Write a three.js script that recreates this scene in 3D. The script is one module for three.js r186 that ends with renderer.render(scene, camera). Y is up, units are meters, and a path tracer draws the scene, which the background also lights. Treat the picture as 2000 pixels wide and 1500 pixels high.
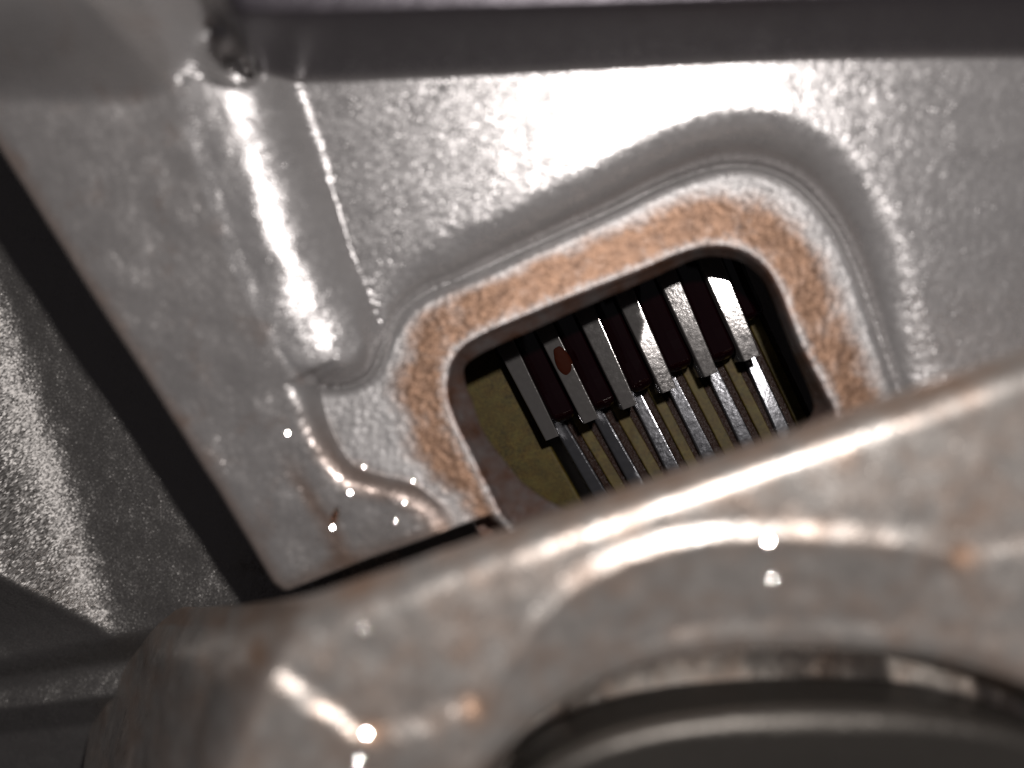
import * as THREE from 'three';
import { ImprovedNoise } from 'three/addons/math/ImprovedNoise.js';
import { mergeGeometries, mergeVertices, toCreasedNormals } from 'three/addons/utils/BufferGeometryUtils.js';

// ---------------------------------------------------------------- camera, light, exposure
// A hand-held close-up: the lens hangs 100 mm over the clutch plates and looks straight down at them.
const MM = 0.001, EYE = 100, PX = 25;                     // millimetres; eye height over the plane in focus; photo pixels per mm there
const scene = new THREE.Scene();
const camera = new THREE.PerspectiveCamera(2 * Math.atan(30 / EYE) * 180 / Math.PI, 4 / 3, 0.005, 2);
camera.position.set(0, EYE * MM, 0);
camera.up.set(0, 0, -1);
camera.lookAt(0, 0, 0);
camera.focus = (EYE + 0.8) * MM;
camera.userData.fStop = 9.6;
scene.background = new THREE.Color().setRGB(0.046, 0.043, 0.047);   // the dim room behind the phone
const renderer = new THREE.WebGLRenderer();
renderer.toneMapping = THREE.LinearToneMapping;
renderer.toneMappingExposure = 1;
renderer.shadowMap.enabled = true;
const LAMP = [12, 24, 99];                                 // the phone's flash, beside the lens (x right, y up the picture, height)
const flash = new THREE.PointLight(new THREE.Color().setRGB(1, 0.96, 0.935), 0.0205);
flash.name = 'flash';
flash.position.set(LAMP[0] * MM, LAMP[2] * MM, -LAMP[1] * MM);
flash.castShadow = true;
flash.shadow.radius = 0.11;
scene.add(flash);

// ---------------------------------------------------------------- helpers
let seed = 20240;
const rnd = () => { seed = (seed * 1664525 + 1013904223) >>> 0; return seed / 4294967296; };
const gauss = () => Math.sqrt(-2 * Math.log(rnd() + 1e-9)) * Math.cos(6.28318 * rnd());
const perlin = new ImprovedNoise();
const noise = (x, y, z = 0) => perlin.noise(x + 91.3, y + 17.7, z + 5.1);
const fbm = (x, y, z = 0) => 0.55 * noise(x, y, z) + 0.28 * noise(x * 2.1, y * 2.1, z + 9) + 0.17 * noise(x * 4.3, y * 4.3, z + 21);
const clamp = (x, a = 0, b = 1) => Math.min(b, Math.max(a, x));
const ss = (a, b, x) => { const t = clamp((x - a) / (b - a)); return t * t * (3 - 2 * t); };
const lerp = (a, b, t) => a + (b - a) * t;
const at = (px, py, h = 0) => [(px - 1000) / PX * (EYE - h) / EYE, (750 - py) / PX * (EYE - h) / EYE];   // a spot of the photo at height h, in mm
const pts = (list, h) => list.map(([a, b]) => at(a, b, h));
const W = (x, y, h) => [x * MM, h * MM, -y * MM];          // plan millimetres to world metres
function curve(p, n, closed = false) {                     // Catmull-Rom through plan points
  const c = new THREE.CatmullRomCurve3(p.map(([x, y]) => new THREE.Vector3(x, y, 0)), closed, 'centripetal');
  return Array.from({ length: n }, (_, i) => { const q = c.getPoint(i / (closed ? n : n - 1)); return [q.x, q.y]; });
}
function distTo(poly, closed) {                            // distance to a polyline
  const n = poly.length, m = closed ? n : n - 1;
  return (x, y) => {
    let best = 1e9;
    for (let i = 0; i < m; i++) {
      const a = poly[i], b = poly[(i + 1) % n], dx = b[0] - a[0], dy = b[1] - a[1];
      const t = clamp(((x - a[0]) * dx + (y - a[1]) * dy) / (dx * dx + dy * dy)), ex = x - a[0] - t * dx, ey = y - a[1] - t * dy, d = ex * ex + ey * ey;
      if (d < best) best = d;
    }
    return Math.sqrt(best);
  };
}
function inside(poly, x, y) {
  let c = false;
  for (let i = 0, j = poly.length - 1; i < poly.length; j = i++) {
    const a = poly[i], b = poly[j];
    if ((a[1] > y) !== (b[1] > y) && x < (b[0] - a[0]) * (y - a[1]) / (b[1] - a[1]) + a[0]) c = !c;
  }
  return c;
}
function sdf(poly) { const d = distTo(poly, true); return (x, y) => (inside(poly, x, y) ? -1 : 1) * d(x, y); }   // negative inside

const col = (r, g, b) => new THREE.Color().setRGB(r, g, b);
function add(name, geometry, material, parent) {
  const o = new THREE.Mesh(geometry, material);
  o.name = name; o.castShadow = o.receiveShadow = true; parent.add(o);
  return o;
}
const taken = {};
const numbered = (n) => { const k = taken[n] = (taken[n] ?? -1) + 1; return k ? `${n}_${String(k).padStart(3, '0')}` : n; };
function tag(o, label, category, group) { o.userData = { label, category }; if (group) o.userData.group = group; return o; }
function thing(name, label, category, group) {
  const o = new THREE.Group(); o.name = numbered(name); scene.add(o);
  return tag(o, label, category, group);
}
// a sheet of rows x columns of vertices [x, y, h] in mm, optionally closed round, with uv in plan mm and colours
function sheet(rows, { closed = false, color, split, uvScale = 1 / 25.6, flip = false } = {}) {
  const R = rows.length, C = rows[0].length, pos = new Float32Array(R * C * 3), uv = new Float32Array(R * C * 2), rgb = color && new Float32Array(R * C * 3), index = [], kinds = {};
  for (let r = 0, k = 0; r < R; r++) for (let c = 0; c < C; c++, k++) {
    const [x, y, h] = rows[r][c];
    pos.set(W(x, y, h), k * 3); uv.set([x * uvScale + h * 0.013, y * uvScale + h * 0.021], k * 2);
    if (rgb) rgb.set(color(x, y, h, r, c), k * 3);
  }
  const D = closed ? C : C - 1;
  for (let r = 0; r < R - 1; r++) for (let c = 0; c < D; c++) {
    const a = r * C + c, b = r * C + (c + 1) % C, d = a + C, e = b + C, tri = flip ? [a, b, d, b, e, d] : [a, d, b, b, d, e];
    if (split) (kinds[split(r, c, rows[r][c])] ??= []).push(...tri); else index.push(...tri);
  }
  const g = new THREE.BufferGeometry();
  g.setAttribute('position', new THREE.BufferAttribute(pos, 3)); g.setAttribute('uv', new THREE.BufferAttribute(uv, 2));
  if (rgb) g.setAttribute('color', new THREE.BufferAttribute(rgb, 3));
  g.setIndex(split ? Object.values(kinds).flat() : index);
  g.computeVertexNormals();
  if (!split) return g;
  const out = {};
  for (const [name, list] of Object.entries(kinds)) {      // the same smooth surface cut into its parts
    const map = new Map(), keep = [];
    const ix = list.map((i) => { if (!map.has(i)) { map.set(i, keep.length); keep.push(i); } return map.get(i); });
    const p = new THREE.BufferGeometry();
    for (const [n, w] of [['position', 3], ['uv', 2], ['normal', 3], ...(rgb ? [['color', 3]] : [])]) {
      const src = g.attributes[n].array, dst = new Float32Array(keep.length * w);
      keep.forEach((i, j) => { for (let q = 0; q < w; q++) dst[j * w + q] = src[i * w + q]; });
      p.setAttribute(n, new THREE.BufferAttribute(dst, w));
    }
    p.setIndex(ix); out[name] = p;
  }
  return out;
}

// ---------------------------------------------------------------- textures
// Shot-blasted grain: tiny flat facets, each tilted its own way, so that a few of them flash in the lamp.
function grainMap(size, cell, tilt, flat = 0) {
  const n = Math.round(size / cell); cell = size / n;
  const cx = [], cy = [], tx = [], ty = [];
  for (let i = 0; i < n * n; i++) { cx.push(rnd()); cy.push(rnd()); const k = rnd() < flat ? 0.25 : 1; tx.push(gauss() * tilt * k); ty.push(gauss() * tilt * k); }
  const data = new Uint8Array(size * size * 4);
  for (let y = 0, o = 0; y < size; y++) for (let x = 0; x < size; x++, o += 4) {
    const fx = x / cell, fy = y / cell, ix = Math.floor(fx), iy = Math.floor(fy);
    let best = 9, id = 0;
    for (let dy = -1; dy <= 1; dy++) for (let dx = -1; dx <= 1; dx++) {
      const k = ((iy + dy + n) % n) * n + (ix + dx + n) % n, ex = ix + dx + cx[k] - fx, ey = iy + dy + cy[k] - fy, d = ex * ex + ey * ey;
      if (d < best) { best = d; id = k; }
    }
    const a = clamp(tx[id], -0.8, 0.8), b = clamp(ty[id], -0.8, 0.8), l = Math.hypot(a, b, 1);
    data[o] = (a / l * 0.5 + 0.5) * 255; data[o + 1] = (b / l * 0.5 + 0.5) * 255; data[o + 2] = (1 / l * 0.5 + 0.5) * 255; data[o + 3] = 255;
  }
  return texture(data, size);
}
function texture(data, size, srgb = false) {
  const t = new THREE.DataTexture(data, size, size);
  t.wrapS = t.wrapT = THREE.RepeatWrapping; t.magFilter = THREE.LinearFilter; t.minFilter = THREE.LinearMipmapLinearFilter;
  if (srgb) t.colorSpace = THREE.SRGBColorSpace;
  t.needsUpdate = true;
  return t;
}
function toneMap(size, f) {                                // grey or coloured map from a function of a periodic position
  const data = new Uint8Array(size * size * 4);
  for (let y = 0, o = 0; y < size; y++) for (let x = 0; x < size; x++, o += 4) {
    const v = f(x / size, y / size), a = Array.isArray(v) ? v : [v, v, v];
    data[o] = clamp(a[0]) * 255; data[o + 1] = clamp(a[1]) * 255; data[o + 2] = clamp(a[2]) * 255; data[o + 3] = 255;
  }
  return texture(data, size);
}
const ring = (u, v, f, z = 0) => {                         // noise that wraps round a tile
  const a = noise(u * f, v * f, z), b = noise((u - 1) * f, v * f, z), c = noise(u * f, (v - 1) * f, z), d = noise((u - 1) * f, (v - 1) * f, z);
  return lerp(lerp(a, b, u), lerp(c, d, u), v);
};
const grain = grainMap(1024, 2.6, 0.08), fineGrain = grainMap(1024, 6, 0.06, 0.6), coarse = grainMap(1024, 7, 0.22), darkGrain = grainMap(1024, 4, 0.1);
const blotch = toneMap(512, (u, v) => 0.72 + 0.25 * ring(u, v, 14) + 0.22 * ring(u, v, 47, 3));
const scratch = toneMap(512, (u, v) => 0.5 + 0.35 * ring(u, v, 24) + 0.3 * ring(u, v, 70, 5));

const oliveTone = toneMap(512, (u, v) => { const a = 0.8 + 0.5 * ring(u, v, 5, 2), b = 0.4 * ring(u, v, 22, 8) + 0.25 * ring(u, v, 60, 9), c = clamp(0.5 + 1.6 * ring(u, v, 8, 31)); return [0.95 * a + b, (0.9 - 0.14 * c) * a + b * 0.95, (0.75 - 0.25 * c) * a + 0.8 * b]; });
const metal = (o) => new THREE.MeshPhysicalMaterial({ metalness: 0.75, roughness: 0.4, ...o });
const M = {
  cast: metal({ vertexColors: true, metalness: 0.56, roughness: 0.42, normalMap: grain, roughnessMap: blotch }),
  rim: metal({ color: col(0.76, 0.76, 0.76), vertexColors: true, metalness: 0.52, roughness: 0.42, normalMap: grain, normalScale: new THREE.Vector2(0.85, 0.85) }),
  side: metal({ color: col(0.88, 0.87, 0.86), vertexColors: true, metalness: 0.56, roughness: 0.42, normalMap: fineGrain, roughnessMap: blotch, clearcoat: 0.5, clearcoatRoughness: 0.16 }),
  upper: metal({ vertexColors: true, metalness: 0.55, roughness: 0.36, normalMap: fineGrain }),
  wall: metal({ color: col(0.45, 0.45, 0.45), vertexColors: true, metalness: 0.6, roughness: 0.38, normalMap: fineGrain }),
  front: metal({ vertexColors: true, metalness: 0.68, roughness: 0.5, clearcoat: 0.2, clearcoatRoughness: 0.2, normalMap: fineGrain, roughnessMap: blotch }),
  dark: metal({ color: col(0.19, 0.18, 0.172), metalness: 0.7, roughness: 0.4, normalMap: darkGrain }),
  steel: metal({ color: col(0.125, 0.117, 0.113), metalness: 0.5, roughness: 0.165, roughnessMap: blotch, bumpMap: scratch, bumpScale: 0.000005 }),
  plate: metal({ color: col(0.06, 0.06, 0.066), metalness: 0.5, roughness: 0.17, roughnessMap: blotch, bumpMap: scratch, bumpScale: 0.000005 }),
  olive: metal({ color: col(0.086, 0.068, 0.0165), map: oliveTone, metalness: 0.1, roughness: 0.55, specularIntensity: 0.5, bumpMap: blotch, bumpScale: 0.00001 }),
  lining: new THREE.MeshPhysicalMaterial({ color: col(0.02, 0.007, 0.0035), roughness: 0.4, specularIntensity: 0.3, normalMap: coarse }),
  oil: new THREE.MeshPhysicalMaterial({ color: col(0.0045, 0.0004, 0.001), roughness: 0.06 }),
  amber: new THREE.MeshPhysicalMaterial({ color: col(1, 1, 1), roughness: 0.06, transmission: 1, ior: 1.47, thickness: 0.001, attenuationColor: col(0.8, 0.14, 0.03), attenuationDistance: 0.0007 }),
  bead: metal({ color: col(0.85, 0.82, 0.78), metalness: 1, roughness: 0.08 }),  // mirror metal of the facets added for glints
  plug: metal({ color: col(0.10, 0.09, 0.08), metalness: 0.7, roughness: 0.4, normalMap: fineGrain }),
  smear: new THREE.MeshPhysicalMaterial({ color: col(0.028, 0.005, 0.0016), roughness: 0.6, specularIntensity: 0.08, bumpMap: blotch, bumpScale: 0.0001 }),
  drum: metal({ color: col(0.28, 0.26, 0.25), metalness: 0.4, roughness: 0.6 }),
};

// ---------------------------------------------------------------- the gearbox housing with its window
const front = [[985, 1000], [960, 950], [930, 890], [900, 830], [882, 780], [880, 740], [890, 705], [915, 675], [960, 650], [1020, 625], [1100, 593], [1180, 562], [1260, 530], [1320, 503], [1370, 488], [1420, 487], [1460, 500], [1495, 530], [1520, 575], [1540, 630], [1560, 680], [1580, 720], [1605, 770], [1620, 805], [1612, 850], [1560, 885], [1300, 985], [1100, 1058], [1040, 1060], [1010, 1040]];
const deep = [[1060, 972], [1020, 942], [985, 900], [945, 845], [922, 785], [908, 745], [907, 716], [927, 698], [968, 676], [1030, 649], [1108, 614], [1187, 580], [1266, 546], [1322, 520], [1370, 502], [1418, 502], [1455, 514], [1487, 541], [1508, 581], [1528, 633], [1548, 684], [1566, 724], [1585, 770], [1590, 800], [1570, 830], [1530, 860], [1300, 960], [1160, 1010], [1115, 1000], [1085, 985]];
const RIM = 9, LIP = 7.5, NA = 900;
const rimCurve = curve(pts(front, RIM), NA, true), lipCurve = curve(pts(deep, LIP), NA, true);
const groove = curve(pts([[-900, 800], [100, 790], [480, 765], [590, 752], [650, 757], [690, 750], [722, 730], [740, 695], [760, 645], [790, 600], [840, 565], [900, 541], [1000, 495], [1100, 450], [1200, 405], [1300, 356], [1380, 327], [1440, 318], [1500, 325], [1555, 350], [1600, 392], [1640, 450], [1672, 520], [1700, 600], [1725, 680], [1750, 755], [1800, 900], [1850, 1100]], RIM), 130);
const panelPoly = [...groove, at(2600, 1100, RIM), at(2600, -500, RIM), at(-900, -500, RIM)];
const dPanel = sdf(panelPoly);                             // negative on the panel side of the groove
const step = curve(pts([[250, -200], [345, 60], [372, 170], [410, 330], [455, 480], [525, 620], [592, 740], [628, 850], [675, 920], [735, 945], [800, 962], [855, 1005], [890, 1060], [930, 1200]], 11), 80);
const dSide = sdf([...step, at(900, 1700, 11), at(-900, 1700, 11), at(-900, -200, 11)]);   // negative on the flat side face
const ribLine = curve(pts([[360, -60], [436, 150], [486, 290], [530, 410], [578, 545], [622, 650], [648, 700]], 12), 45), dRib = distTo(ribLine, false);
const topEdge = curve(pts([[-600, 195], [0, 190], [200, 186], [320, 165], [356, 118], [385, 60], [425, 38], [465, 62], [490, 118], [540, 128], [900, 122], [1500, 104], [2000, 95], [2700, 82]].map(([a, b]) => [a, b - 6]), 13), 90);
const dTop = sdf([...topEdge, at(2700, -900, 14), at(-600, -900, 14)]);                     // negative up on the flange
const dRim = distTo(rimCurve.filter((_, i) => i % 9 === 0), true);
const ribSide = (x, y) => {                               // signed distance across the rib, positive towards the panel and round its end
  let best = 1e9, sign = 1;
  for (let i = 0; i < ribLine.length - 1; i++) {
    const a = ribLine[i], b = ribLine[i + 1], dx = b[0] - a[0], dy = b[1] - a[1], t = clamp(((x - a[0]) * dx + (y - a[1]) * dy) / (dx * dx + dy * dy)), ex = x - a[0] - t * dx, ey = y - a[1] - t * dy, d = ex * ex + ey * ey;
    if (d < best) { best = d; sign = dx * ey - dy * ex > 0 || (i === ribLine.length - 2 && t === 1) ? 1 : -1; }
  }
  return sign * Math.sqrt(best);
};
const HOLE = at(425, 98, 16);
function height(x, y) {
  const dp = dPanel(x, y), ds = dSide(x, y), q = ribSide(x, y);
  const pad = RIM - 0.07 * (y - 4) + 0.025 * (x - 8);
  const side = 10.9 + 0.1 * y + 0.01 * (x + 25) + 0.42 * fbm(x * 0.11, y * 0.11, 4) + 0.07 * noise(x * 0.4, y * 0.4, 14);
  const tilted = 10.2 + 0.095 * (y - 8) + 0.066 * (x - 6) - 0.0028 * Math.max(0, x - 12) ** 2, floor = pad + 0.2, gapH = clamp(0.5 + (tilted - floor) / 1.6);
  let panel = lerp(floor, tilted, gapH) + 0.8 * gapH * (1 - gapH);
    const crest = side - 0.05 - 0.2 * (q + 1) - (q + 0.5) ** 2 / 11;      // the rounded rib leans from the side face towards the panel
  if (q > 0) panel -= 0.55 * Math.exp(-q / 2.6);
  const meet = clamp(0.5 + (crest - panel) / 0.3), lumps = Math.exp(-(((crest - panel) / 0.5) ** 2)) * (0.11 * noise(x * 1.9, y * 1.9, 77) + 0.06 * noise(x * 4.1, y * 4.1, 78));
  panel = q < 0 ? lerp(panel, crest, ss(12, 8, -q)) : lerp(panel, crest, meet) + 0.15 * meet * (1 - meet) + lumps;   // a lumpy cast fillet where it meets the panel
  const low = pad - 0.8, fall = clamp(1 + dp / 3.5);       // 0 on the panel, 1 at the groove
  const cut = Math.abs(q) < 3.2 ? clamp(1 + dp / lerp(1.5, 3.5, ss(2.2, 3.2, Math.abs(q)))) : fall;
  const outer = lerp(panel, low, dp < 0 ? 0.62 * cut * cut + 0.38 * cut ** 9 : 1);
  const roll = clamp(dp / 0.9), rim = lerp(low, pad, Math.sqrt(1 - (1 - roll) ** 2));
  let h = dp < 0 ? outer : rim;
  const over = clamp((0.5 - ds) / 2.4), near = 1 - (1 - over) ** 3 * (1 - ss(-1.0, -4.2, q));
  h = lerp(h, side, near);
  const dt = dTop(x, y);
  if (dt < 0.6) h = lerp(h, 22.1 + 0.08 * clamp(-dt, 0, 8), ss(0.6, -1.0 - 5 * ss(-17, -24, x), dt) ** 0.8);
  h -= 3 * ss(1.75, 1.1, Math.hypot(x - HOLE[0], y - HOLE[1]));   // the bolt hole above the rib
  return h + 0.05 * fbm(x * 0.5, y * 0.5) + 0.02 * noise(x * 2.2, y * 2.2, 8);
}
const edge = [[-420, -370], [-200, -16], [0, 310], [135, 530], [270, 750], [400, 960], [500, 1135], [512, 1156], [535, 1174], [570, 1160], [700, 1108], [950, 1020], [1000, 1054], [1100, 1120], [1800, 1010], [2550, 900], [2550, -370]].map(([a, b]) => at(a, b, 13.2));
const C0 = at(1250, 765, RIM);
function reach(ax, ay) {                                   // how far the ray from C0 runs to the casting's edge
  let best = 1e9;
  for (let i = 0; i < edge.length; i++) {
    const p = edge[i], q = edge[(i + 1) % edge.length], ex = q[0] - p[0], ey = q[1] - p[1], den = ax * ey - ay * ex;
    if (Math.abs(den) < 1e-9) continue;
    const t = ((p[0] - C0[0]) * ey - (p[1] - C0[1]) * ex) / den, s = ((p[0] - C0[0]) * ay - (p[1] - C0[1]) * ax) / den;
    if (t > 0 && s >= -1e-6 && s <= 1 + 1e-6 && t < best) best = t;
  }
  return best;
}
{
  const rows = [], ROWS = 290, spokes = rimCurve.map(([x, y]) => { const l = Math.hypot(x - C0[0], y - C0[1]), ax = (x - C0[0]) / l, ay = (y - C0[1]) / l; return [ax, ay, l, reach(ax, ay)]; });
  const grow = (i, k) => [lerp(lipCurve[i][0], C0[0], k), lerp(lipCurve[i][1], C0[1], k)];
  rows.push(rimCurve.map(([x, y], i) => [x + spokes[i][0] * 2.5, y + spokes[i][1] * 2.5, LIP - 0.5]));   // the underside of the wall
  rows.push(lipCurve.map(([x, y], i) => [x + spokes[i][0] * 0.25, y + spokes[i][1] * 0.25, LIP - 0.4]));
  rows.push(lipCurve.map(([x, y], i) => [...grow(i, 0), LIP - 0.15]));
  const top = rimCurve.map(([x, y], i) => { const q = [x + spokes[i][0] * 0.4, y + spokes[i][1] * 0.4]; return height(...q); });
  for (let j = 0; j <= 22; j++) {
    const t = j / 22;
    rows.push(rimCurve.map(([x, y], i) => {
      const f = lipCurve[i], n = 0.07 * fbm(x * 0.9, y * 0.9, t * 3 + 30);
      return [lerp(f[0], x, t) + spokes[i][0] * n, lerp(f[1], y, t) + spokes[i][1] * n, lerp(LIP, top[i] - 0.4, t)];
    }));
  }
  for (let j = 1; j < 6; j++) { const a = j / 6 * Math.PI / 2; rows.push(rimCurve.map(([x, y], i) => [x + spokes[i][0] * 0.4 * (1 - Math.cos(a)), y + spokes[i][1] * 0.4 * (1 - Math.cos(a)), top[i] - 0.4 * (1 - Math.sin(a))])); }
  const first = rows.length;
  for (let j = 0; j <= ROWS; j++) {
    const f = (j / ROWS) ** 1.3;
    rows.push(spokes.map(([ax, ay, l, far]) => { const d = lerp(l + 0.4, far - 0.5, f), x = C0[0] + ax * d, y = C0[1] + ay * d; return [x, y, height(x, y)]; }));
  }
  const last = rows[rows.length - 1];
  for (let j = 1; j <= 6; j++) { const a = j / 6 * Math.PI / 2; rows.push(last.map(([x, y, h], i) => [x + spokes[i][0] * 0.5 * Math.sin(a), y + spokes[i][1] * 0.5 * Math.sin(a), h - 0.5 * (1 - Math.cos(a))])); }
  for (const down of [2, 5, 9, 12]) rows.push(last.map(([x, y, h], i) => [x + spokes[i][0] * 0.5, y + spokes[i][1] * 0.5, h - down]));
  // colours of the metal itself: bare aluminium, and the copper-brown stain baked on round the window
  const bare = [0.47, 0.45, 0.445], copper = [0.265, 0.146, 0.086], rust = [0.33, 0.1, 0.035];
  const mix = (a, b, t) => a.map((v, i) => lerp(v, b[i], t));
  const color = (x, y, h, r) => {
    const n = fbm(x * 0.45, y * 0.45, 2), g = noise(x * 2.6, y * 2.6, 6) * 0.6 + noise(x * 6, y * 6, 7) * 0.5;
    let c = bare.map((v) => v * (1 + 0.1 * n + 0.07 * g));
    if (r < first) {
      return mix(c, mix(rust, copper, clamp(0.25 + n)), clamp(0.55 + 1.1 * n + 0.3 * g));
    }
    const d = dRim(x, y), dp = dPanel(x, y), ds = dSide(x, y);
    const dt = dTop(x, y), flangeShade = ss(0.75, 0.25, dt) * ss(-18.8, -17.6, x);      // shade of the steep flange wall, put into its colour
    if (flangeShade > 0) c = mix(c, [0.075, 0.066, 0.076], flangeShade);
    if (dp > 0 && ds > -2) {
      const band = ss(0.0, 1.1, d + 0.5 * g + 0.4 * n) * ss(4.9, 2.6, d - 1.2 * n - 0.4 * g) * ss(0.1, 1.7, dp + 0.7 * n) * ss(0.5, 2.6, ds + 1.2 * n);
      const m = fbm(x * 0.9, y * 0.9, 55), tone = mix(copper, [0.16, 0.085, 0.05], clamp(0.3 + 1.5 * m + 0.4 * g));
      c = mix(c, tone.map((v) => v * (1 + 0.2 * g)), band * clamp(1.05 + 0.6 * n + 0.3 * m + 0.15 * g));
      const seam = ss(1.5, 0.2, Math.abs(ds + 0.3) + 0.6 * n) * ss(0, -6, y);
      c = mix(c, copper, 0.55 * seam);
    }
    if (ds < 0) {
      const streak = ss(1.2, 0, Math.abs((x + 13.6) * 0.86 + (y + 9) * 0.5 + 0.7 * n)) * ss(-4, -8, y);
      c = mix(c, copper, clamp(0.6 * streak + 0.25 * ss(0.1, 0.5, n)));
      const run = ss(1.4, 0.2, dEdge(x, y) - 0.6 * n);
      c = mix(c, copper, 0.45 * run);
    }
    return c;
  };
  const dEdge = distTo(edge, true);
  const geo = sheet(rows, {
    closed: true, color,
    split: (r, c, [x, y]) => {
      if (r < first) return 'window_edge';
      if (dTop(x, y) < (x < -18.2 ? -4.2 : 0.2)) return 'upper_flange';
      if (dSide(x, y) < -0.6) return 'side_face';
      if (dPanel(x, y) > 0) return 'window_rim';
      return dRib(x, y) < 2.4 ? 'rib' : 'panel';
    },
  });
  const housing = thing('gearbox_housing', 'grey cast aluminium gearbox housing with rounded window and copper brown stain around it', 'housing');
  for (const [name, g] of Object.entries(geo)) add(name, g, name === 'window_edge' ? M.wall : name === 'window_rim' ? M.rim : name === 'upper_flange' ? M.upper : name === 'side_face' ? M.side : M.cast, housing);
  housing.getObjectByName('window_rim').userData.label = 'raised window rim stained copper brown';
  housing.getObjectByName('upper_flange').userData.label = 'dark smooth flange rising above the panel';
}

// ---------------------------------------------------------------- the clutch pack inside the window
const U = [0.928, 0.372], SLOPE_U = 0.09;
// a bar swept along plan stations [cx, cy, h, half width left, half width right], with a rounded top of the given depth
function bar(stations, u, { depth = 3, round = 0.12, crown = 0, ends = true, lean = SLOPE_U } = {}) {
  const prof = [], k = 5;
  prof.push([-1, 0, -depth]);
  for (let i = 0; i <= k; i++) { const a = Math.PI / 2 * i / k; prof.push([-1, round * (1 - Math.cos(a)), -round * (1 - Math.sin(a))]); }
  prof.push([0, 0, crown]);
  for (let i = k; i >= 0; i--) { const a = Math.PI / 2 * i / k; prof.push([1, -round * (1 - Math.cos(a)), -round * (1 - Math.sin(a))]); }
  prof.push([1, 0, -depth]);
  const rows = stations.map(([cx, cy, h, w]) => prof.map(([side, off, dh]) => {
    const d = side * w + off;
    return [cx + u[0] * d, cy + u[1] * d, h + dh + lean * d];
  }));
  if (ends) {
    const cap = (row) => { const m = row.reduce((s, p) => [s[0] + p[0] / row.length, s[1] + p[1] / row.length, s[2] + p[2] / row.length], [0, 0, 0]); return row.map(() => m); };
    rows.unshift(cap(rows[0])); rows.push(cap(rows[rows.length - 1]));
  }
  return toCreasedNormals(sheet(rows, { uvScale: 1 / 6 }), 0.6);
}
const tabs = [   // bottom left, bottom right, top left, top right of each tooth in the photo
  [[1066, 861], [1092, 851], [978, 694], [1012, 683]], [[1140, 828], [1170, 816], [1058, 668], [1091, 654]], [[1217, 801], [1244, 789], [1136, 636], [1170, 620]],
  [[1294, 769], [1321, 756], [1213, 600], [1247, 587]], [[1376, 737], [1402, 726], [1296, 567], [1330, 552]], [[1454, 707], [1484, 692], [1377, 537], [1416, 522]]];
const bodies = [[[1096, 855], [1114, 842], [1184, 960]], [[1172, 830], [1186, 815], [1254, 936]], [[1244, 803], [1261, 782], [1322, 903]], [[1312, 777], [1330, 754], [1395, 886]], [[1389, 748], [1408, 730], [1470, 860]], [[1466, 718], [1483, 706], [1532, 817]]];
const tabH = (k) => 0.5 + (k - 3) * 3.25 * SLOPE_U, bodyH = (k) => -2.8 + (k - 3) * 3.25 * SLOPE_U;
const along = (a, b, t) => [lerp(a[0], b[0], t), lerp(a[1], b[1], t)];
const spots = ['first steel plate beside the wide olive end plate', 'second steel plate, its tooth crossed by a rust red oil smear', 'third steel plate, with an even dull grey tooth', 'fourth steel plate, with a mottled stripe along its tooth', 'fifth steel plate, with a thin bright line along its tooth', 'sixth steel plate, shining white in the lamp'];
const tabMid = [], bodyLine = [];
for (let k = 0; k < 6; k++) {
  const [bl, br, tl, tr] = tabs[k], h0 = tabH(k), st = [];
  for (let j = 0; j <= 16; j++) {
    const t = lerp(-0.75, 1, j / 16), hh = h0 + 0.07 * 7.4 * (t - 0.5) - 0.9 * ss(0.1, -0.9, t) * 0;
    const L = at(...along(tl, bl, t), hh), Rr = at(...along(tr, br, t), hh), w = clamp(Math.hypot(Rr[0] - L[0], Rr[1] - L[1]) / 2, 0.5, 0.8);
    st.push([(L[0] + Rr[0]) / 2, (L[1] + Rr[1]) / 2, hh + 0.015 * noise(k * 7, j * 0.8), w + 0.012 * noise(k * 5 + 3, j * 1.1)]);
  }
  tabMid.push(st);
  const tilt = [0.008, 0.0, 0.0, 0.005, 0.012, 0.003][k];
  const o = thing('clutch_steel_plate', spots[k], 'clutch plate', 'steel plates of the clutch pack');
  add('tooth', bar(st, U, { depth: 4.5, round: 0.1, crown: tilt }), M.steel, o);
  const [lt, rt, rb] = bodies[k], hb = bodyH(k), dir = at(rb[0], rb[1], hb).map((v, i) => v - at(rt[0], rt[1], hb)[i]), len = Math.hypot(...dir), n = [dir[0] / len, dir[1] / len];
  const R0 = at(rt[0], rt[1], hb), bs = [];
  for (let j = 0; j <= 24; j++) {
    const d = lerp(-7, 10, j / 24), w = lerp(0.5, 0.56, clamp(d / 6)), hh = hb + 0.14 * (d - 2);
    bs.push([R0[0] + n[0] * d - U[0] * w, R0[1] + n[1] * d - U[1] * w, hh, w + 0.018 * noise(k * 11, d * 0.9, 2)]);
  }
  bodyLine.push({ R0, n, hb });
  add('plate_body', bar(bs, U, { depth: 6, round: 0.13 }), M.plate, o);
}
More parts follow.
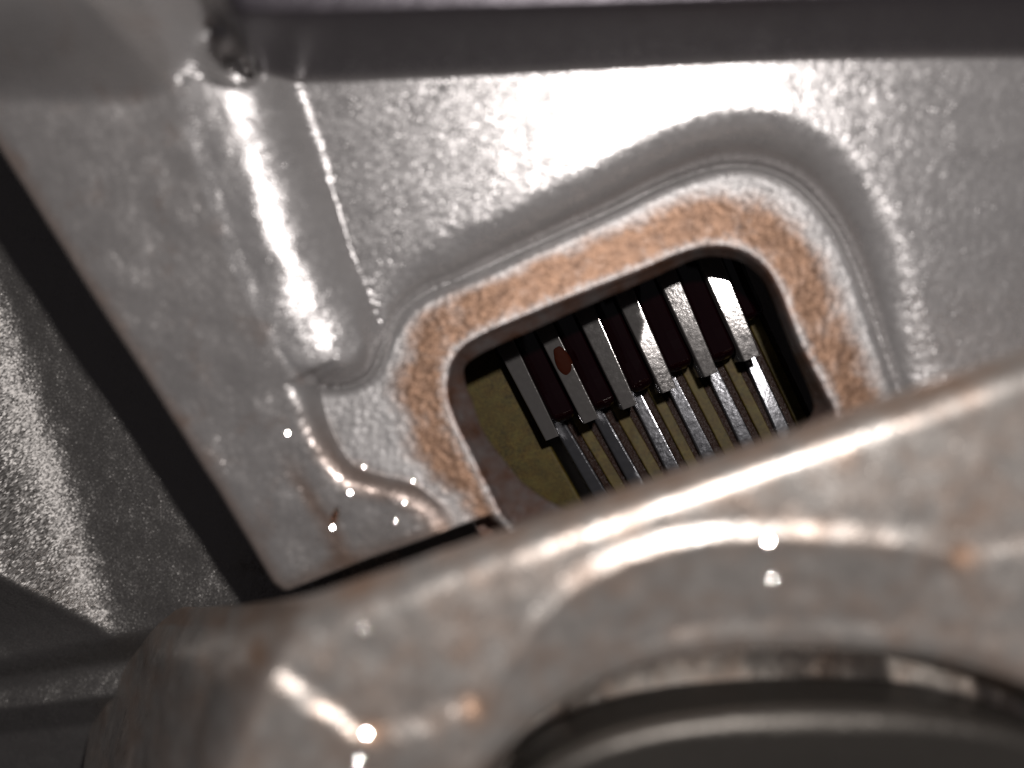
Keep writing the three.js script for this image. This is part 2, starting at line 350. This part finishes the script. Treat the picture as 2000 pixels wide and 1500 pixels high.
// friction plates: a metal core with a granular lining on each face
const names = ['first friction plate, between the first and second steel plates', 'second friction plate, between the second and third steel plates', 'third friction plate, between the third and fourth steel plates', 'fourth friction plate, between the fourth and fifth steel plates', 'fifth friction plate, between the fifth and shining sixth steel plates', 'last friction plate, past the shining steel plate'];
for (let k = 0; k < 6; k++) {
  const { R0, n, hb } = bodyLine[k], next = bodyLine[k + 1] ?? { R0: [R0[0] + 3.0, R0[1] + 1.15] };
  const off = (next.R0[0] - R0[0]) * U[0] + (next.R0[1] - R0[1]) * U[1], gap = off - 1.06;                 // free width between two steel plates
  const o = thing('clutch_friction_plate', names[k], 'clutch plate', 'friction plates of the clutch pack');
  const up = k === 5 ? 6 : 5, strip = (a, b, dh, depth, round, crown = 0) => {
    const st = [];
    for (let j = 0; j <= 24; j++) { const d = lerp(-up, 10, j / 24), m = (a + b) / 2; st.push([R0[0] + n[0] * d + U[0] * m, R0[1] + n[1] * d + U[1] * m, hb + 0.14 * (d - 2) + dh + 0.02 * noise(d * 1.3, k * 3 + a), (b - a) / 2 + 0.015 * noise(d * 1.7, k + b)]); }
    return bar(st, U, { depth, round, crown });
  };
  add('core', strip(gap * 0.29, gap * 0.73, -0.1, 6, 0.1, 0.02), M.olive, o);
  add('lining', strip(0.03, gap * 0.29, -0.55, 5, 0.08), M.lining, o);
  add('lining', strip(gap * 0.73, gap - 0.05, -0.55, 5, 0.08), M.lining, o);
}
{ // wide end plates on both sides of the pack
  const make = (pxTop, pxBot, width, h, label) => {
    const A = at(...pxTop, h), B = at(...pxBot, h), st = [];
    for (let j = 0; j <= 20; j++) { const t = lerp(-0.5, 1.5, j / 20); st.push([lerp(A[0], B[0], t) - U[0] * width / 2, lerp(A[1], B[1], t) - U[1] * width / 2, h + 0.05 * noise(t * 4, h), Math.abs(width) / 2]); }
    const o = thing('clutch_end_plate', label, 'end plate', 'end plates of the clutch pack');
    add('plate_body', bar(st, U, { depth: 6, round: 0.35 }), M.olive, o);
  };
  make([974, 690], [1130, 965], 6.5, -3.4, 'wide dull olive end plate beside the first steel plate');
  make([1522, 545], [1650, 830], -4, -2.2, 'olive end plate in the shade past the last friction plate');
}
// red oil held between the teeth
const oilEnd = [[1103, 822], [1180, 797], [1252, 762], [1333, 722], [1415, 702], [1486, 622]];
for (let k = 0; k < 6; k++) {
  const a = tabMid[k], b = tabMid[k + 1] ?? a.map(([x, y, h, w]) => [x + 3.05, y + 1.2, h + 0.25, w]), st = [];
  const endY = at(...oilEnd[k], 0)[1];
  const mid = (j) => [(a[j][0] + b[j][0]) / 2, (a[j][1] + b[j][1]) / 2], top = mid(0), bot = mid(16);
  const tEnd = (endY - top[1]) / (bot[1] - top[1]);
  const half = Math.abs((b[8][0] - a[8][0]) * U[0] + (b[8][1] - a[8][1]) * U[1]) / 2 - a[8][3] + 0.04;
  for (let j = 0; j <= 30; j++) {
    const e = j < 14 ? j / 14 * (1 - 0.9 / 13) : 1 - 0.9 / 13 * Math.cos((j - 14) / 16 * Math.PI / 2), t = e * tEnd;
    const end = clamp((e - (1 - 0.9 / 13)) / (0.9 / 13)), bulge = Math.sqrt(Math.max(0, 1 - end * end));
    st.push([lerp(top[0], bot[0], t), lerp(top[1], bot[1], t), tabH(k) - 1.15 + 0.5 * ss(0.72, 0.95, e) - 0.9 * (1 - bulge), half * (0.35 + 0.65 * bulge)]);
  }
  const label = ['dark red oil between the first and second steel teeth', 'dark red oil between the second and third steel teeth', 'dark red oil between the third and fourth steel teeth', 'dark red oil between the fourth and fifth steel teeth', 'dark red oil between the fifth and shining sixth steel teeth', 'dark red oil past the shining sixth steel tooth'][k];
  const g = bar(st, U, { depth: 1.6, round: 0.45, crown: 0.1 });
  tag(add(numbered('oil_film'), g, M.oil, scene), label, 'oil', 'oil held between the teeth');
}
function drop(px, py, h, rx, ry, rise, turn, material, name, label, group) {   // a lens-shaped bead lying on a surface
  const [x, y] = at(px, py, h), rows = [], n = 28;
  for (let j = 0; j <= 10; j++) { const a = j / 10 * Math.PI / 2; rows.push(Array.from({ length: n }, (_, i) => { const b = i / n * 2 * Math.PI, k = 1 + 0.2 * noise(Math.cos(b) * 1.2 + px, Math.sin(b) * 1.2 + py), p = rx * Math.cos(b) * Math.sin(a) * k, q = ry * Math.sin(b) * Math.sin(a) * k; return [x + p * Math.cos(turn) - q * Math.sin(turn), y + p * Math.sin(turn) + q * Math.cos(turn), h + rise * Math.cos(a)]; })); }
  const flat = rows[10].map(() => [x, y, h - 0.05]);
  rows.push(rows[10].map(([a, b, c]) => [a, b, c - 0.05]), flat);
  return tag(add(numbered(name), sheet(rows, { closed: true }), material, scene), label, 'oil drop', group);
}
drop(1101, 706, tabH(1) - 0.1, 0.64, 1.25, 0.13, 0.46, M.smear, 'oil_smear', 'rust red smear of oil across the second steel tooth');

{ // the drum floor below the plates
  const g = new THREE.BoxGeometry(60 * MM, 2 * MM, 46 * MM); g.translate(8 * MM, -13 * MM, 2 * MM);
  tag(add('clutch_drum', g, M.drum, scene), 'dark clutch drum floor deep below the plates in the window', 'drum');
}

// ---------------------------------------------------------------- the dark casting on the left, below the housing's edge
{
  const rows = [], fil = distTo(curve(pts([[-260, 100], [-60, 560], [40, 830], [110, 1030], [165, 1190], [190, 1262]], 0), 60), false);
  const wallPoly = [...curve(pts([[-260, 100], [-60, 560], [40, 830], [110, 1030], [165, 1190], [190, 1262]], 0), 60), at(-900, 1262, 0), at(-900, 100, 0)], dWall = sdf(wallPoly);
  const foot = (x, y) => { const a = at(0, 1300, 0), b = at(580, 1185, 0), dx = b[0] - a[0], dy = b[1] - a[1], l = Math.hypot(dx, dy); return ((x - a[0]) * dy - (y - a[1]) * dx) / l; };   // positive below that line
  for (let r = 0; r <= 260; r++) {
    const y = lerp(30, -48, r / 260), row = [];
    for (let c = 0; c <= 170; c++) {
      const x = lerp(-60, -9, c / 170), d = dWall(x, y);
      let h = -4 + 0.03 * (x + 30);
      const k = clamp((1.6 - d) / 7); h += 6.5 * k * k * (1 - 0.35 * k);
      const f = foot(x, y); h -= 2.2 * ss(-0.3, 3.5, f) + 0.25 * clamp(f, 0, 20);
      const g1 = foot(x, y) - 4.5 - 0.08 * (x + 40); h += 1.6 * Math.max(0, 1 - Math.abs(g1) / 2.6) + 0.2 * fbm(x * 0.3, y * 0.3, 12) + 8 * ss(-30, -14, x) * ss(-15, -24, y);
      row.push([x, y, h]);
    }
    rows.push(row);
  }
  const o = thing('dark_casting', 'black rough cast part in the gap left of the housing', 'casting');
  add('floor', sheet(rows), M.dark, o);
}

// ---------------------------------------------------------------- the blurred flange in front, with its round boss
{
  const FH = 24, A = at(540, 1199, FH), B = at(2000, 690, FH), L = Math.hypot(B[0] - A[0], B[1] - A[1]), S = [(B[0] - A[0]) / L, (B[1] - A[1]) / L], T = [S[1], -S[0]];
  const bossCurve = curve(pts([[925, 1700], [922, 1480], [935, 1395], [968, 1320], [1010, 1258], [1050, 1207], [1100, 1163], [1170, 1117], [1250, 1084], [1330, 1062], [1420, 1049], [1520, 1045], [1620, 1048], [1720, 1053], [1810, 1066], [1880, 1090], [1940, 1190], [1990, 1320], [2060, 1700]], FH + 1), 160), dBoss = sdf(bossCurve);
  const lobe = sdf(curve(pts([[330, 1700], [350, 1450], [400, 1350], [455, 1300], [500, 1310], [560, 1345], [650, 1408], [690, 1435], [722, 1446], [800, 1430], [915, 1392], [918, 1480], [915, 1700]], FH + 1), 120));
  const lobe2 = sdf(curve(pts([[2080, 1700], [2000, 1320], [1955, 1190], [1895, 1098], [1960, 1082], [2100, 1050], [2700, 900], [2700, 1700]], FH + 1), 90));
  const boreCurve = curve(pts([[900, 1640], [945, 1545], [1000, 1482], [1050, 1438], [1100, 1405], [1180, 1360], [1260, 1331], [1350, 1310], [1450, 1298], [1560, 1293], [1660, 1296], [1780, 1304], [1900, 1322], [2000, 1350], [2100, 1392], [2250, 1500], [2300, 1640], [2200, 1900], [1600, 2050], [1000, 1900]], FH + 1.5), 180, true), dBore = sdf(boreCurve);
  const E0 = at(575, 1195, FH), E1 = at(462, 1450, FH), EL = Math.hypot(E1[0] - E0[0], E1[1] - E0[1]), endSide = (x, y) => ((x - E0[0]) * (E0[1] - E1[1]) + (y - E0[1]) * (E1[0] - E0[0])) / EL, H = (x, y) => {
    let h = FH + 0.02 * noise(x * 0.4, y * 0.4) + 0.14 * fbm(x * 0.12, y * 0.12, 9);
    const db = dBoss(x, y) + 0.12 * noise(x * 0.7, y * 0.7, 6);
    h += 0.27 * ss(0.8, -0.6, db) - 0.23 * clamp(-db - 0.3, 0, 5) - 0.06 * clamp(-db, 0, 1) + 0.34 * ss(0.7, -0.7, lobe(x, y) + 0.25 * noise(x * 0.8, y * 0.8, 3)) + 0.3 * ss(0.8, -0.8, lobe2(x, y));
    const b = dBore(x, y); if (b < 1.2) h -= 0.35 * ss(1.2, 0, b) + 6.2 * ss(0.25, -1.0, b);
    const e = endSide(x, y), fallen = Math.max(0, 0.6 - e);
    h -= 2.5 * fallen * fallen / (fallen + 2.4) + 0.5 * ss(0.3, -0.3, noise(x * 0.25, y * 0.25, 61)) * ss(-1, -4, e);   // the end falls away to the left in soft facets
    const s = (x - A[0]) * S[0] + (y - A[1]) * S[1], t = (x - A[0]) * T[0] + (y - A[1]) * T[1];
    h -= 1.1 * ss(9, -1, s) * (1 - clamp(t / 3.8)) ** 2;                     // the edge is rounded off further towards the flange's end
    return h;
  };
  const R = 2.2, ts = [[6, 5.5], [2, 4.4], [0.4, 3.6], [0, R + 0.8], [0, R]];
  for (let i = 1; i < 12; i++) { const a = i / 12 * Math.PI / 2; ts.push([R * (1 - Math.cos(a)), R * (1 - Math.sin(a)), 1]); }
  for (let i = 0; i <= 190; i++) ts.push([R + (i / 190) ** 1.05 * 30, 0, 1]);
  const bare = [0.58, 0.535, 0.495], copper = [0.46, 0.25, 0.14];
  const hot = [at(725, 1438, 25), at(1890, 1092, 25), at(930, 1390, 25), at(480, 1300, 25)];
  const rows = ts.map(([t, down]) => Array.from({ length: 441 }, (_, c) => { const s = lerp(-26, 62, c / 440), x = A[0] + S[0] * s + T[0] * t, y = A[1] + S[1] * s + T[1] * t; return [x, y, H(x, y) - down]; }));
  const left = rows.map((row) => row[0]); rows.forEach((row, i) => { const [x, y, h] = left[i]; row.unshift([x - S[0] * 0.3, y - S[1] * 0.3, Math.min(h - 3, -40)]); });
  const color = (x, y, h, r) => {
    const n = fbm(x * 0.3, y * 0.3, 40), g = noise(x * 2, y * 2, 41);
    let k = r < 11 ? clamp(0.4 + 0.9 * n) : clamp(0.14 + 0.6 * n + 0.25 * noise(x * 0.7, y * 0.7, 47));
    for (const [a, b] of hot) k = Math.max(k, 0.8 * ss(1.9, 0.2, Math.hypot(x - a, y - b) + 0.7 * n));
    k = Math.max(k, 0.45 * ss(0.9, 0.1, Math.abs(dBoss(x, y) + 0.5) + n) * clamp(0.5 + n * 2));
    return bare.map((v, i) => lerp(v * (1 + 0.22 * n + 0.1 * g + 0.12 * noise(x * 0.9, y * 0.9, 44)), copper[i], k));
  };
  const geo = sheet(rows, { color, split: (r, c, [x, y]) => r < 16 ? 'rounded_edge' : dBore(x, y) < 0 ? 'bore' : dBoss(x, y) < 0 ? 'boss' : lobe(x, y) < 0 ? 'ridge_lobe' : lobe2(x, y) < 0 ? 'outer_lobe' : 'face' });
  const o = thing('front_flange', 'blurred aluminium flange with a rounded edge and round boss in front of the window', 'flange');
  for (const [name, g] of Object.entries(geo)) add(name, g, M.front, o);
  // the plug in the bore
  const plugCurve = curve(pts([[960, 1640], [1020, 1535], [1100, 1478], [1200, 1438], [1300, 1413], [1400, 1399], [1500, 1391], [1600, 1388], [1750, 1392], [1900, 1408], [2050, 1446], [2180, 1530], [2230, 1640], [2140, 1860], [1600, 1990], [1050, 1860]], FH + 1), 180, true);
  const c = at(1600, 1690, FH + 1), pr = [];
  for (const [k, h] of [[0, -12], [0, -0.6]]) pr.push(plugCurve.map(([x, y]) => [x, y, FH + h]));
  for (let i = 1; i <= 8; i++) { const a = i / 8 * Math.PI / 2, f = 1.5 * (1 - Math.cos(a)); pr.push(plugCurve.map(([x, y]) => { const l = Math.hypot(x - c[0], y - c[1]); return [x + (c[0] - x) / l * f, y + (c[1] - y) / l * f, FH - 0.6 + 1.1 * Math.sin(a)]; })); }
  for (const k of [0.6, 0.3, 0]) pr.push(plugCurve.map(([x, y]) => [lerp(c[0], x, k * 0.85), lerp(c[1], y, k * 0.85), FH + 0.5 - 1.2 * (1 - k)]));
  tag(add('bore_plug', sheet(pr, { closed: true }), M.plug, scene), 'dark round plug seated in the bore of the front flange', 'plug');
}

// ---------------------------------------------------------------- facets added to glint in the lamp, and a bead of oil
function facet(px, py, h, r, label, group) {                // a tiny mirror facet added for a glint, tilted to throw the lamp at the lens
  const [x, y] = at(px, py, h), e = Math.hypot(x, y, EYE - h), l = Math.hypot(LAMP[0] - x, LAMP[1] - y, LAMP[2] - h);
  const n = [-x / e + (LAMP[0] - x) / l, -y / e + (LAMP[1] - y) / l, (EYE - h) / e + (LAMP[2] - h) / l], rows = [];
  for (const k of [0.02, 0.35, 0.7, 1, 1.25]) rows.push(Array.from({ length: 20 }, (_, i) => {
    const b = i / 20 * 2 * Math.PI, w = k * r * (1 + 0.2 * noise(Math.cos(b) + px, Math.sin(b) + py)), p = w * Math.cos(b), q = w * Math.sin(b);
    return [x + p, y + q, h + 0.02 + 0.35 * r - (n[0] * p + n[1] * q) / n[2] - (p * p + q * q) / 14 - (k > 1 ? 0.8 * r : 0)];
  }));
  return tag(add(numbered('glint_facet'), sheet(rows, { closed: true }), M.bead, scene), label, 'added_glint', group);
}
for (const [px, py, r, label] of [[562, 846, 0.09, 'lone added glint facet on the flat side face away from the stained rim'], [684, 962, 0.09, 'added glint facet just above the long orange oil bead'], [772, 1018, 0.024, 'added glint facet on the side face, lower of two below the stained rim'], [790, 982, 0.024, 'added glint facet on the side face, upper of two below the stained rim'], [712, 912, 0.024, 'added glint facet on the crest of the step beside the stained rim'], [808, 941, 0.024, 'added glint facet on the stained rim above the pair of facets'], [650, 1030, 0.13, 'added glint facet at the end of the long orange oil bead']])
  facet(px, py, height(...at(px, py, 10.5)), r, label, 'added glints on the side face');
drop(655, 1004, height(...at(655, 1004, 10.5)), 0.22, 0.7, 0.12, -0.35, M.amber, 'oil_bead', 'long orange oil bead on the side face');
for (const [px, py, h, r, label] of [[1500, 1056, 24.3, 0.13, 'added glint facet on the crest of the round boss'], [1508, 1130, 24.2, 0.035, 'faint added glint facet on the boss face below the bright one'], [568, 1338, 23.6, 0.06, 'added glint facet on the sloping ridge at the end of the front flange'], [716, 1432, 24.1, 0.08, 'added glint facet in the stained corner where two ridges of the front flange meet'], [702, 1484, 24.3, 0.035, 'pale added glint facet below the stained corner of the front flange'], [710, 1228, 23.9, 0.02, 'small added glint facet on the rounded edge of the front flange']])
  facet(px, py, h, r, label, 'added glints on the front flange');

renderer.render(scene, camera);
